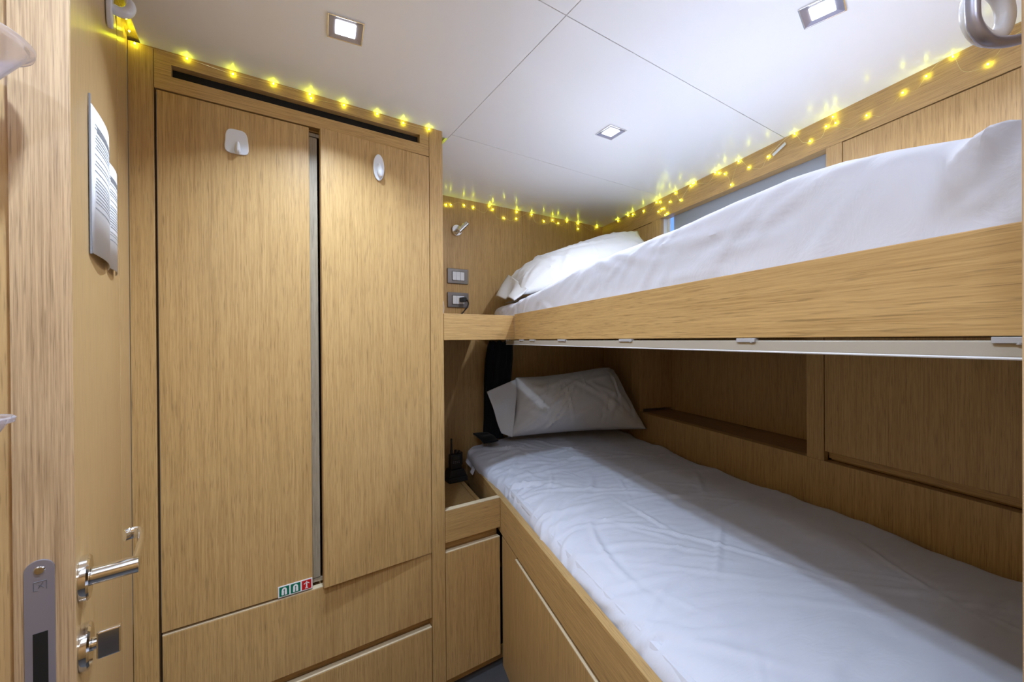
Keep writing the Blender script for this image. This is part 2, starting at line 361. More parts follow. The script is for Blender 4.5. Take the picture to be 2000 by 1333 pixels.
# curtain track under the rail
CT = Thing(FB, (0.51, 0.8, 1.192), 'curtain_track', 'cream curtain track fixed under the upper bunk rail', 'curtain track')
trk = MB().box(0.5045, 0.5205, 0.10, 1.525, 1.1765, 1.1915)
CT.part('profile', trk, M['track'], 0.0015)
CT.part('lower_lip', MB().tube([(0.5055, 0.10, 1.1762), (0.5055, 1.525, 1.1762)], 0.0014, 8), M['white_plastic'])
for a, b in ((1.3667,1.330),(1.2667,1.225),(1.0484,1.000),(0.7447,0.700),(0.4481,0.4182),(0.1919,0.170)):
    c = MB().box(0.5015, 0.510, b, a, 1.1888, 1.1945); c.tube([(0.5035, b+0.006, 1.1876), (0.5035, b+0.006, 1.1905)], 0.0022, 8)
    CT.part('fixing_clip', c, M['clip'], 0.0006)

# ------------------------------------------------------------------ CUPBOARDS AND NICHES on the right wall
ML, MD = 1.368, 1.60
def niche(name, v0, v1, z0, z1, label, mat_in):
    t = Thing(FB, (ML, (v0+v1)/2, z0), name, label, 'niche')
    t.part('back_panel', MB().box(MD-0.012, MD, v0-0.02, v1+0.02, z0, z1), mat_in)
    t.part('shelf_board', MB().box(ML+0.001, MD-0.012, v0-0.02, v1+0.02, z0-0.0005-0.014, z0-0.0005), M['oak_y'])
    return t
# lower row
lowN = Thing(FB, (ML, 1.39, 0.80), 'wall_niche', 'open oak niche in the wall beside the lower bunk', 'niche')
lowN.part('back_panel', MB().box(1.585, 1.60, 0.93, 1.86, 0.799, 1.19), M['oak_z'])
lowN.part('side_panel', MB().box(ML+0.02, 1.585, 1.836, 1.852, 0.813, 1.19), M['oak_z'])
lowN.part('side_panel', MB().box(ML+0.02, 1.585, 0.932, 0.947, 0.813, 1.19), M['oak_z'])
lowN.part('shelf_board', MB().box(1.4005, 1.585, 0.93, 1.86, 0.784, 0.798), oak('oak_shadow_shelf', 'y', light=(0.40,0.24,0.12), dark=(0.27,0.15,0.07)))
lowN.part('stile', MB().box(ML, ML+0.02, 0.8935, 0.9475, 0.7985, 1.194), M['oak_z'], 0.0008)
lowN.part('stile', MB().box(ML, ML+0.02, 1.8360, 1.9080, 0.7985, 1.194), M['oak_z'], 0.0008)
LC = Thing(FB, (ML, 0.4, 0.80), 'wall_cupboard', 'flush oak cupboard at the right end of the wall, beside the lower bunk', 'cupboard')
LC.part('door', MB().box(ML, ML+0.018, -0.135, 0.8905, 0.8305, 1.193), M['oak_z'], 0.001)
LC.part('finger_rail', MB().box(ML+0.022, ML+0.034, -0.135, 0.8925, 0.806, 0.838), M['oak_y'], 0.001)
LC.part('base_board', MB().box(ML+0.034, MD-0.02, -0.135, 0.8925, 0.799, 0.81), M['oak_y'])
LC2 = Thing(FB, (ML, 2.05, 0.80), 'wall_cupboard', 'flush oak cupboard in the far corner behind the lower bunk pillow', 'cupboard')
LC2.part('door', MB().box(ML, ML+0.018, 1.9105, 2.195, 0.8005, 1.193), M['oak_z'], 0.001)
# upper row
upN = Thing(FB, (ML, 1.27, 1.22), 'wall_niche', 'shallow recess with a grey blind in the wall above the upper mattress', 'niche')
upN.part('stile', MB().box(ML, ML+0.02, 0.8380, 0.8840, 1.1955, 1.7965), M['oak_z'], 0.0008)
upN.part('stile', MB().box(ML, ML+0.02, 1.6625, 1.7300, 1.1955, 1.7965), M['oak_z'], 0.0008)
upN.part('sill', MB().box(ML+0.002, 1.60, 0.884, 1.6625, 1.1955, 1.215), M['oak_y'])
upN.part('side_lining', MB().box(ML+0.020, 1.55, 1.6630, 1.672, 1.216, 1.7965), M['cream'], label='cream painted inner side')
wn = Thing(FB, (1.43, 1.27, 1.22), 'window_1', 'grey blind drawn over the cabin window beside the upper bunk', 'window', kind='structure')
wn.part('blind', MB().box(1.408, 1.414, 0.86, 1.612, 1.2155, 1.7965), M['blind'])
wn.part('glass_slit', MB().box(1.416, 1.420, 1.595, 1.645, 1.2155, 1.7965), M['dusk'], label='strip of blue dusk light at the edge of the blind')
wn.part('frame', MB().box(1.412, 1.424, 1.646, 1.662, 1.2155, 1.7965), M['cream'])
UC = Thing(FB, (ML, 0.4, 1.2), 'wall_cupboard', 'flush oak cupboard at the right end of the wall, above the upper mattress', 'cupboard')
UC.part('door', MB().box(ML, ML+0.018, -0.135, 0.8355, 1.1955, 1.7935), M['oak_z'], 0.001)
UC2 = Thing(FB, (ML, 2.0, 1.2), 'wall_cupboard', 'flush oak cupboard in the far corner behind the upper bunk pillow', 'cupboard')
UC2.part('door', MB().box(ML, ML+0.018, 1.7325, 2.190, 1.1955, 1.7935), M['oak_z'], 0.001)

# ------------------------------------------------------------------ CLOTH
def creases(a, b, n, seed, amp, wid, length, dirs, spread=0.35, reg=None):
    rng = np.random.RandomState(seed); out = np.zeros_like(a)
    a0, a1, b0, b1 = reg if reg else (a.min(), a.max(), b.min(), b.max())
    for k in range(n):
        ca, cb = rng.uniform(a0, a1), rng.uniform(b0, b1)
        th = dirs[rng.randint(len(dirs))] + rng.normal(0, spread)
        Lh = rng.uniform(*length); w = rng.uniform(*wid); A = rng.uniform(*amp)
        da, db = a-ca, b-cb
        p = da*cos(th)+db*sin(th); q = -da*sin(th)+db*cos(th)
        q = q - rng.normal(0, 0.8)*p*p
        e = np.exp(-(p/Lh)**2)
        out += A*e*(np.exp(-(q/w)**2) - 0.55*np.exp(-((q-1.7*w)/(1.3*w))**2) - 0.25*np.exp(-((q+1.7*w)/(1.3*w))**2))
    return out
def nz(P, scale, seed=0.0, octv=3):
    flat = P.reshape(-1, 3); r = np.empty(len(flat))
    for i, p in enumerate(flat):
        r[i] = noise.fractal(Vector((p[0]*scale+seed, p[1]*scale+seed*0.7, p[2]*scale-seed)), 1.0, 2.0, octv)
    return r.reshape(P.shape[:-1])
def normals(P):
    du = np.gradient(P, axis=0); dv = np.gradient(P, axis=1)
    n = np.cross(du, dv); n /= np.linalg.norm(n, axis=-1, keepdims=True)+1e-9
    return n
def section(n, m0, m1, zb, h, p):
    th = np.linspace(pi, 0, 400)
    x = np.sign(np.cos(th))*np.abs(np.cos(th))**(2/p); z = np.abs(np.sin(th))**(2/p)
    x = m0+(m1-m0)*(x+1)/2; z = zb+h*z
    s = np.concatenate([[0], np.cumsum(np.hypot(np.diff(x), np.diff(z)))])
    t = np.linspace(0, s[-1], n); return np.interp(t, s, x), np.interp(t, s, z), t/s[-1]
def smooth(x, a, b):
    t = np.clip((x-a)/(b-a), 0, 1); return t*t*(3-2*t)

# lower mattress
def lower_mattress():
    nv, nt_ = 300, 170
    P = np.zeros((nv, nt_, 3))
    for i in range(nv):
        q = i/(nv-1); vv = -0.13+q*(1.925+0.13)
        ov = float(smooth(np.array(vv), 1.45, 1.85))
        m0 = 0.4640 - 0.034*ov + 0.0022*sin(vv*11)+0.0015*sin(vv*27+1)
        zb = 0.575 + 0.045*ov; top = 0.676 + 0.012*float(smooth(np.array(vv), 1.7, 1.95))
        x, z, t = section(nt_, m0, 1.362, zb, top-zb, 4.2)
        P[i, :, 0] = x; P[i, :, 2] = z
        P[i, :, 1] = vv + q**3*0.243*(x-0.45)        # the head end follows the back wall
    Nn = normals(P); 
    if Nn[nv//2, nt_//2, 2] < 0: Nn = -Nn
    a, b = P[..., 1], P[..., 0] + (P[..., 2]-0.62)*0.8
    d = 0.006*nz(P, 3.2, 1.3, 2) + 0.0022*nz(P*np.array([1.0, 2.2, 1.0]), 9, 4.1, 3)
    d += creases(a, b, 60, 3, (0.002, 0.005), (0.006, 0.013), (0.05, 0.16), [1.9, 2.3, 1.2], reg=(-0.1, 1.9, 0.45, 0.80))
    d += creases(a, b, 45, 5, (0.0015, 0.0045), (0.006, 0.014), (0.10, 0.30), [0.9, 1.3, 2.0], reg=(0.1, 1.9, 0.5, 1.2))
    d += creases(a, b, 26, 8, (0.003, 0.007), (0.008, 0.016), (0.06, 0.14), [1.3, 1.6, 1.0], reg=(1.0, 1.95, 0.44, 0.62))
    d += creases(a, b, 40, 9, (0.001, 0.003), (0.003, 0.007), (0.03, 0.12), [0.4, 1.5, 2.4], spread=0.6)
    edge = np.minimum(1, np.minimum(np.arange(nt_), nt_-1-np.arange(nt_))/6.0)[None, :]
    d *= edge
    d += 0.022*np.exp(-((P[..., 0]-1.32)/0.05)**2)*(0.4+nz(P*np.array([0.2, 1, 0.2]), 5, 7.7, 2))
    P = P + Nn*d[..., None]
    P[..., 0] = np.minimum(P[..., 0], 1.3665)
    mb = MB().grid(P.tolist())
    # close the underside roughly
    return mb
T = Thing(FB, (0.91, 0.9, 0.558), 'mattress', 'mattress on the lower bunk under a rumpled white sheet', 'mattress')
T.part('fitted_sheet', lower_mattress(), M['sheet'])
T.part('mattress_core', MB().prism([(0.475, -0.12), (1.352, -0.12), (1.352, 2.12), (0.475, 1.90)], 0.559, 0.642), M['sheet'], 0.012)
def flap(pts, mat_amp, seed, nu=26, nv=26, amp=0.006, folds=3):
    """cloth patch through four corners p00,p10,p11,p01"""
    p = [np.array(q, float) for q in pts]; P = np.zeros((nu, nv, 3))
    for i in range(nu):
        for j in range(nv):
            s, t = i/(nu-1), j/(nv-1)
            P[i, j] = p[0]*(1-s)*(1-t)+p[1]*s*(1-t)+p[2]*s*t+p[3]*(1-s)*t
    N = normals(P)
    for i in range(nu):
        for j in range(nv):
            s, t = i/(nu-1), j/(nv-1)
            P[i, j] += N[i, j]*(amp*sin(folds*2*pi*s+t*1.5+seed)*(0.3+0.7*t) + 0.5*amp*sin(seed*3+s*9-t*4))
    return MB().grid(P.tolist())
fl = flap([(0.462, 1.945, 0.655), (0.455, 1.80, 0.650), (0.430, 1.79, 0.578), (0.425, 1.925, 0.612)], 0, 0.5, amp=0.007, folds=1.6)
o = T.part('sheet_corner', fl, M['sheet']); md = o.modifiers.new('thick', 'SOLIDIFY'); md.thickness = 0.003

# upper mattress
UV = [(-0.13,1.385),(0.187,1.388),(0.214,1.392),(0.251,1.401),(0.296,1.411),(0.350,1.422),(0.419,1.427),(0.509,1.424),(0.644,1.415),(0.801,1.410),(0.918,1.403),(1.065,1.396),(1.259,1.374),(1.523,1.346),(1.70,1.348),(1.80,1.350),(1.93,1.345)]
def upper_mattress():
    nv, nt_ = 300, 150
    P = np.zeros((nv, nt_, 3)); xs = [a for a, b in UV]; ys = [b for a, b in UV]
    for i in range(nv):
        q = i/(nv-1); vv = -0.13+q*(1.90+0.13)
        zt = float(np.interp(vv, xs, ys))+0.012
        m0 = 0.529 + 0.028*max(0, (vv-1.45)/0.45)**2
        x, z, t = section(nt_, m0, 1.360, 1.232, zt-1.232, 8.0)
        P[i, :, 0] = x; P[i, :, 2] = z; P[i, :, 1] = vv + q**3*0.243*(x-0.6)
    # closed rounded head end
    a, b = P[..., 1], P[..., 2]
    Nn = normals(P)
    if Nn[nv//2, nt_//2, 2] < 0: Nn = -Nn
    sd = np.clip((0.62-P[..., 0])/0.08, 0, 1)
    d = 0.004*nz(P, 4.0, 2.3, 2)*sd + 0.0008*nz(P, 14, 6.1, 2)
    d += sd*creases(a, b, 40, 21, (0.0018, 0.0045), (0.006, 0.012), (0.04, 0.10), [2.5, 2.7, 2.3, 0.4], reg=(0.3, 1.5, 1.27, 1.38))
    d += sd*creases(a, b, 8, 23, (0.007, 0.012), (0.010, 0.018), (0.06, 0.10), [1.9, 2.1, 1.7], reg=(0.10, 0.24, 1.28, 1.39))
    d += sd*creases(a, b, 16, 25, (0.003, 0.006), (0.006, 0.012), (0.03, 0.06), [0.9, 1.2, 2.2], reg=(1.45, 1.88, 1.28, 1.34))
    edge = np.minimum(1, np.minimum(np.arange(nt_), nt_-1-np.arange(nt_))/5.0)[None, :]
    # the sheet pulls up along the bottom of the side between v 0.3 and 0.6
    P = P + Nn*(d*edge)[..., None]
    P[..., 0] = np.clip(P[..., 0], 0.5275, 1.3665)
    # head end: draw the last rows in and down
    for k in range(6):
        i = nv-1-k; f = 1-sin(pi/2*k/6)
        c = np.array([0.95, P[i, :, 1].mean(), 1.26]); P[i, :, 2] = P[i, :, 2] + (1.29-P[i, :, 2])*f*0.5
        P[i, :, 0] = P[i, :, 0] + (0.95-P[i, :, 0])*f*0.06
    return MB().grid(P.tolist())
T2 = Thing(FB, (0.95, 0.9, 1.213), 'mattress', 'mattress on the upper bunk, its white sheet bulging above the rail', 'mattress')
T2.part('fitted_sheet', upper_mattress(), M['sheet'])
T2.part('mattress_core', MB().prism([(0.545, -0.12), (1.352, -0.12), (1.352, 2.13), (0.66, 1.90), (0.545, 1.55)], 1.214, 1.300), M['sheet'], 0.012)
_r = [(0.560, 1.935, 1.262), (0.545, 1.83, 1.262), (0.536, 1.72, 1.262), (0.5335, 1.60, 1.262), (0.533, 1.50, 1.258)]

# pillows: quad of four corners with a puffed body, seams pinched at the rim
def pillow_mesh(c, T_, seed, n=70, up=None, sag=0.6, amp=0.004, ncr=26):
    c = [np.array(q, float) for q in c]
    s = np.linspace(0, 1, n); S, Tt = np.meshgrid(s, s, indexing='ij')
    # concave outline
    es = 0.035*np.sin(pi*Tt)*(1-2*S); et = 0.035*np.sin(pi*S)*(1-2*Tt)
    S2, T2_ = S+es, Tt+et
    base = (c[0]*((1-S2)*(1-T2_))[..., None]+c[1]*(S2*(1-T2_))[..., None]+c[2]*(S2*T2_)[..., None]+c[3]*((1-S2)*T2_)[..., None])
    N = normals(base)
    ref = np.array(up if up is not None else (0, 0, 1.0)); 
    if (N.mean(axis=(0, 1))@ref) < 0: N = -N
    prof = (np.clip(1-np.abs(2*S-1)**3.2, 0, 1)*np.clip(1-np.abs(2*Tt-1)**2.6, 0, 1))**0.62
    w1 = np.linalg.norm(c[1]-c[0]); w2 = np.linalg.norm(c[3]-c[0])
    out = []
    for sgn, k in ((1, 1.0), (-1, sag)):
        cr = creases(S*w1, Tt*w2, ncr, seed+int(sgn), (0.0025, amp*1.8), (0.006, 0.013), (0.05, 0.16), [0.3, 0.9, 1.4, 2.5], spread=0.4)
        # radiating corner pulls
        for (cs, ct) in ((0, 0), (1, 0), (1, 1), (0, 1)):
            r = np.hypot((S-cs)*w1, (Tt-ct)*w2)+1e-6; ang = np.arctan2(np.abs(Tt-ct)*w2, np.abs(S-cs)*w1)
            cr += 0.0026*np.sin(ang*14+seed)*np.exp(-((r-0.12)/0.08)**2)
        h = sgn*(T_*k*prof) + sgn*cr*np.minimum(1, prof*1.6) + sgn*0.008*nz(base, 6, seed*1.7, 2)*prof
        out.append(base + N*h[..., None])
    mb = MB().grid(out[0].tolist()); mb.grid(out[1].tolist()); return mb
def weld(o):
    bm = bmesh.new(); bm.from_mesh(o.data); bmesh.ops.remove_doubles(bm, verts=bm.verts, dist=0.0006)
    bmesh.ops.recalc_face_normals(bm, faces=bm.faces); bm.to_mesh(o.data); bm.free()
    for p in o.data.polygons: p.use_smooth = True
P1 = Thing(FB, (1.0, 1.95, 0.70), 'pillow', 'white pillow propped against the wall at the head of the lower bunk', 'pillow')
o = P1.part('pillow_body', pillow_mesh([(0.625, 1.875, 0.715), (1.345, 1.745, 0.725), (1.335, 2.065, 1.020), (0.675, 1.895, 1.005)], 0.150, 11, up=(0, -1, 0.4), sag=0.12, amp=0.0055, ncr=44), M['pillow']); weld(o)
o = P1.part('pillowcase_flap', flap([(0.700, 1.915, 1.000), (0.640, 1.845, 0.720), (0.585, 1.845, 0.745), (0.522, 1.872, 0.945)], 0, 1.2, amp=0.006, folds=1.2), M['pillow']); md = o.modifiers.new('thick', 'SOLIDIFY'); md.thickness = 0.004
P2 = Thing(FB, (0.95, 1.8, 1.44), 'pillow', 'plump white pillow on top of the stack on the upper bunk', 'pillow', 'pillows stacked on the upper bunk')
o = P2.part('pillow_body', pillow_mesh([(0.590, 1.600, 1.385), (1.320, 1.560, 1.550), (1.350, 1.820, 1.775), (0.600, 1.930, 1.440)], 0.115, 17, up=(0, -0.3, 1), sag=0.32, amp=0.004, ncr=22), M['pillow']); weld(o)
o = P2.part('pillowcase_flap', flap([(0.640, 1.900, 1.520), (0.620, 1.580, 1.410), (0.553, 1.570, 1.362), (0.572, 1.880, 1.405)], 0, 2.2, amp=0.008, folds=1.6), M['pillow']); md = o.modifiers.new('thick', 'SOLIDIFY'); md.thickness = 0.004
P3 = Thing(FB, (0.95, 1.75, 1.36), 'pillow', 'white pillow lying underneath the top pillow on the upper bunk', 'pillow', 'pillows stacked on the upper bunk')
o = P3.part('pillow_body', pillow_mesh([(0.600, 1.530, 1.362), (1.320, 1.500, 1.420), (1.340, 2.000, 1.450), (0.600, 1.850, 1.370)], 0.034, 29, up=(0, 0, 1), sag=0.3), M['pillow']); weld(o)

# ------------------------------------------------------------------ BLACK CURTAIN bunched at the head end
def curtain():
    path = [(1.1850, 0.612, 1.930, 0.052), (1.17, 0.610, 1.932, 0.056), (1.10, 0.606, 1.938, 0.062), (1.00, 0.600, 1.945, 0.062), (0.90, 0.595, 1.950, 0.058), (0.80, 0.588, 1.955, 0.052), (0.73, 0.580, 1.958, 0.048), (0.695, 0.575, 1.958, 0.048)]
    n = 72; rows = []
    for k in range(40):
        t = k/39*(len(path)-1); i = min(int(t), len(path)-2); f = t-i
        z, m, v, w = [path[i][q]*(1-f)+path[i+1][q]*f for q in range(4)]
        row = []
        for j in range(n+1):
            a = 2*pi*j/n; r = w*(1+0.16*sin(9*a+k*0.02)+0.05*sin(17*a+k*0.1))
            zz = z + (0.006*sin(9*a) if k == 0 else 0)
            row.append((m+r*cos(a), v+r*0.38*sin(a), zz))
        rows.append(row)
    return MB().grid(rows)
CU = Thing(FB, (0.53, 1.7, 0.69), 'curtain', 'black bunk curtain gathered at the head end of the lower bunk', 'curtain')
CU.part('curtain_cloth', curtain(), M['black_cloth'])
o = CU.part('hem_tail', flap([(0.545, 1.93, 0.735), (0.560, 1.82, 0.722), (0.492, 1.835, 0.712), (0.464, 1.925, 0.742)], 0, 0.3, amp=0.004, folds=1), M['black_cloth']); md = o.modifiers.new('thick', 'SOLIDIFY'); md.thickness = 0.008
hk = MB()
for m_, v in ((0.640, 1.895), (0.652, 1.900), (0.628, 1.890)): hk.tube([(m_, v, 1.194), (m_-0.004, v-0.006, 1.182), (m_+0.003, v-0.004, 1.172), (m_+0.004, v+0.004, 1.176)], 0.0022, 8)
CU.part('curtain_hook', hk, M['white_plastic'])

# ------------------------------------------------------------------ CEILING LAMPS
def lamp(u, n, rot, label, k=1.0, sp=125, tint=LAMP_COL):
    fr = FA; org = (u, n, CEIL); w = fr.w(org)
    o = bpy.data.objects.new('ceiling_lamp', None); COL.objects.link(o); o.location = w; o.rotation_euler = (0, 0, rot); o.empty_display_size = 0.04
    o['label'] = label; o['category'] = 'lamp'; o['group'] = 'square recessed ceiling lamps'
    def P(name, mb, mat, bev=0):
        q = bpy.data.objects.new(name, mkmesh(name, mb, mat)); COL.objects.link(q); q.parent = o
        if bev: bevel(q, bev)
        return q
    a, b, c = 0.0375, 0.0345, 0.0205
    fr_ = MB()
    for (x0, x1, y0, y1) in ((-a, a, -a, -b), (-a, a, b, a), (-a, -b, -b, b), (b, a, -b, b)): fr_.box(x0, x1, y0, y1, -0.0035, 0.0)
    P('frame', fr_, M['chrome'], 0.0006)
    rf = MB(); rf.v = [(-b,-b,-0.003),(b,-b,-0.003),(b,b,-0.003),(-b,b,-0.003),(-c,-c,-0.0005),(c,-c,-0.0005),(c,c,-0.0005),(-c,c,-0.0005)]
    rf.f = [(0,1,5,4),(1,2,6,5),(2,3,7,6),(3,0,4,7)]
    P('reflector', rf, M['steel'])
    P('lens', MB().box(-c, c, -c, c, -0.0018, -0.0004), M['led_lens'])
    area('lamp_light', (0, 0, -0.0022), 0.036, LAMP_W*k, tint, spread=sp, parent=o)
lamp(0.1815, 0.9628, R(-26.5+0.0)+R(51.7), 'square recessed ceiling lamp nearest the wardrobe', 1.6)
lamp(1.0244, 0.9640, R(90-59.8), 'square recessed ceiling lamp over the far end of the upper bunk', 1.45, 175, (0.78, 0.86, 1.0))
lamp(1.0264, 0.3633, R(90-44.9), 'square recessed ceiling lamp at the top right, above the upper mattress', 1.25, 150, (0.78, 0.86, 1.0))
lamp(-0.0500, 0.3300, R(30), 'square recessed ceiling lamp just above the photographer', 1.7)
# fill lamp added over the passage, unseen behind the camera
pl = Thing(FA, (0.35, -0.55, CEIL), 'passage_fill', 'unseen fill lamp added over the passage behind the photographer', 'lamp')
pl.part('diffuser', MB().box(0.25, 0.45, -0.65, -0.45, CEIL-0.012, CEIL-0.001), M['led_lens'], 0.003)
area('passage_fill_light', (0, 0, -0.014), 0.19, 3.5, (0.88, 0.93, 1.0), parent=pl.o)
wl = Thing(FA, (-0.2615, -0.10, 1.72), 'added_wall_lamp', 'unseen square lamp added on the left side of the doorway behind the photographer', 'lamp')  # unseen lamp, added to match the shadow edge on the lower mattress
wl.part('back_plate', MB().box(-0.2615, -0.2560, -0.155, -0.045, 1.715, 1.825), M['steel'], 0.001)
wl.part('diffuser', MB().box(-0.2555, -0.2250, -0.140, -0.060, 1.745, 1.790), M['added_wall_lamp'], 0.004)

# ------------------------------------------------------------------ FAIRY LIGHTS
def string(fr, org, label, pts, mk, loops, group='fairy light strings under the ceiling'):
    """pts: (along, z) bulb spots on a wall face; mk(a, z, off) gives frame coordinates"""
    t = Thing(fr, org, 'fairy_lights', label, 'fairy lights', group)
    rng = random.Random(len(pts)*7+1)
    ctrl = []
    for i, (a, z) in enumerate(pts):
        z = min(z, CEIL-0.0058)
        ctrl.append(mk(a, z, 0.003))
        if i+1 < len(pts):
            a2, z2 = pts[i+1]; z2 = min(z2, CEIL-0.0058); d = abs(a2-a)
            if loops and d > 0.02:
                dz = min(0.35*d, 0.03)*(1 if rng.random() < 0.6 else -0.5)
                zz = min((z+z2)/2-dz, CEIL-0.003)
                ctrl.append(mk((a+a2)/2+rng.uniform(-0.25, 0.25)*d, max(zz, 1.79 if not loops else 1.78), 0.006))
    # Catmull-Rom
    C = [Vector(c) for c in ctrl]; C = [C[0]]+C+[C[-1]]; out = []
    for i in range(1, len(C)-2):
        for k in range(6):
            s = k/6; p0, p1, p2, p3 = C[i-1], C[i], C[i+1], C[i+2]
            q = 0.5*((2*p1)+(p2-p0)*s+(2*p0-5*p1+4*p2-p3)*s*s+(3*p1-p0-3*p2+p3)*s**3)
            q.z = min(q.z, CEIL-0.002); out.append(q)
    t.part('wire', MB().tube(out, 0.00045, 5), M['wire'])
    for a, z in pts:
        z = min(z, CEIL-0.0058); c = Vector(mk(a, z, 0.0040)); mb = MB()
        prof = [(0.0001, -0.0023), (0.0012, -0.0018), (0.0017, -0.0006), (0.0017, 0.0006), (0.0012, 0.0018), (0.0001, 0.0023)]
        mb.lathe(c, prof, 8); t.part('bulb', mb, M['bulb'])
    return t
string(FA, (0.15, NW-0.005, 1.885), 'string of yellow fairy lights along the top edge of the wardrobe',
    [(-0.224, 1.889), (-0.1292, 1.8890), (-0.0366, 1.8837), (0.053, 1.8891), (0.141, 1.8905), (0.1445, 1.879), (0.2313, 1.8865), (0.3268, 1.8894), (0.4078, 1.8844), (0.493, 1.8886)],
    lambda a, z, off: (a, NW-off, z), False)
string(FA, (1.2, 1.81, 1.87), 'string of yellow fairy lights along the wall above the reading light',
    [(0.7945, 1.8500), (0.8187, 1.8543), (0.8905, 1.8643), (0.9418, 1.863), (1.0368, 1.8870), (1.055, 1.8719), (1.1234, 1.8376), (1.2048, 1.8835), (1.2012, 1.8471), (1.3032, 1.8860), (1.3881, 1.862), (1.4507, 1.8775), (1.492, 1.8662), (1.558, 1.9091), (1.6455, 1.8557), (1.6458, 1.8904), (1.80, 1.89)],
    lambda a, z, off: (a, 1.816-off, z), True)
string(FB, (ML, 1.2, 1.85), 'long string of yellow fairy lights looping along the beam above the upper bunk',
    [(2.026, 1.8880), (1.9284, 1.89), (1.8837, 1.8816), (1.7926, 1.8726), (1.6884, 1.886), (1.6615, 1.8783), (1.6505, 1.8389), (1.637, 1.8373), (1.6745, 1.8337), (1.6249, 1.8013), (1.6103, 1.8050), (1.5919, 1.856), (1.5533, 1.8859), (1.52, 1.841), (1.4562, 1.8847), (1.4432, 1.89), (1.434, 1.89), (1.3174, 1.8890), (1.2977, 1.8802), (1.2692, 1.8651), (1.2388, 1.8099), (1.2029, 1.8890), (1.1581, 1.8469), (1.0796, 1.854), (0.9818, 1.8900), (0.9305, 1.8407), (0.8805, 1.8638), (0.8603, 1.8839), (0.853, 1.8611), (0.7697, 1.8402), (0.6855, 1.8575), (0.6363, 1.8719), (0.5855, 1.889), (0.5254, 1.8313), (0.44, 1.872)],
    lambda a, z, off: (ML-off, a, z), True)
# bulbs tucked in the ceiling gaps: above the door top and beside the wardrobe
string(FA, (-0.226, 1.1, CEIL), 'string of yellow fairy lights in the ceiling gap above the open door',
    [(1.235, 0), (1.19, 0), (1.12, 0), (1.05, 0)], lambda a, z, off: (-0.226+0.003*sin(a*90), a, CEIL+0.004), False)
string(FA, (0.556, 1.30, CEIL), 'string of yellow fairy lights in the ceiling gap beside the wardrobe',
    [(1.285, 0), (1.325, 0)], lambda a, z, off: (0.553, a, CEIL+0.010), False)
single(FB, (ML-0.008, 1.033, 1.86), 'adhesive_tape', MB().prism([(ML-0.0075, 1.008), (ML-0.0065, 1.008), (ML-0.0065, 1.060), (ML-0.0075, 1.060)], 1.8555, 1.8655), M['tape'], 'strip of clear tape holding the fairy light wire on the beam', 'tape').rotation_euler = (R(-25), 0, FB.a)
mk_ = MB().tube([(0.125, NW-0.002, 1.894), (0.150, NW-0.006, 1.893), (0.165, NW-0.003, 1.892)], 0.0012, 6)

# ------------------------------------------------------------------ ADHESIVE HOOKS on the wardrobe doors
def rounded(cx, cz, pts):
    return [(cx+x, cz+z) for x, z in pts]
H1 = Thing(FA, (-0.030, NW, 1.68), 'adhesive_hook', 'squarish white adhesive hook on the left wardrobe door', 'hook')
pts = []
hw, hh = 0.0272, 0.0315
for k in range(48):
    a = 2*pi*k/48; ca, sa = cos(a), sin(a)
    p = 4.2
    x = hw*np.sign(ca)*abs(ca)**(2/p); z = hh*np.sign(sa)*abs(sa)**(2/p)
    if z > 0: x *= 0.90-0.10*(z/hh)**2
    else: x *= 0.93+0.08*(-z/hh)
    pts.append((-0.030+x, 1.7110+z))
H1.part('base_plate', MB().plate(pts, NW-0.0050, NW-0.0005), M['white_plastic'], 0.0016)
H1.part('hook_arm', MB().stube([(-0.0295, NW-0.004, 1.7090), (-0.0290, NW-0.007, 1.696), (-0.0280, NW-0.013, 1.686), (-0.0275, NW-0.020, 1.6865), (-0.027, NW-0.024, 1.695), (-0.027, NW-0.0255, 1.703)], [0.002, 0.0055, 0.007, 0.006, 0.0045, 0.002], 10, flat=1.3), M['white_plastic'])
H2 = Thing(FA, (0.3265, NW-0.006, 1.68), 'adhesive_hook', 'small oval white adhesive hook on the right wardrobe door', 'hook')
nf = 1.2515
pts = [(0.3270+0.0165*cos(2*pi*k/40), 1.7205+0.040*sin(2*pi*k/40)) for k in range(40)]
H2.part('base_plate', MB().plate(pts, nf-0.0055, nf-0.0003), M['white_plastic'], 0.0018)
H2.part('hook_arm', MB().stube([(0.327, nf-0.005, 1.730), (0.3275, nf-0.009, 1.716), (0.328, nf-0.015, 1.703), (0.3285, nf-0.0175, 1.693), (0.329, nf-0.0170, 1.688)], [0.004, 0.0075, 0.009, 0.0065, 0.003], 12, flat=1.1), M['white_plastic'])

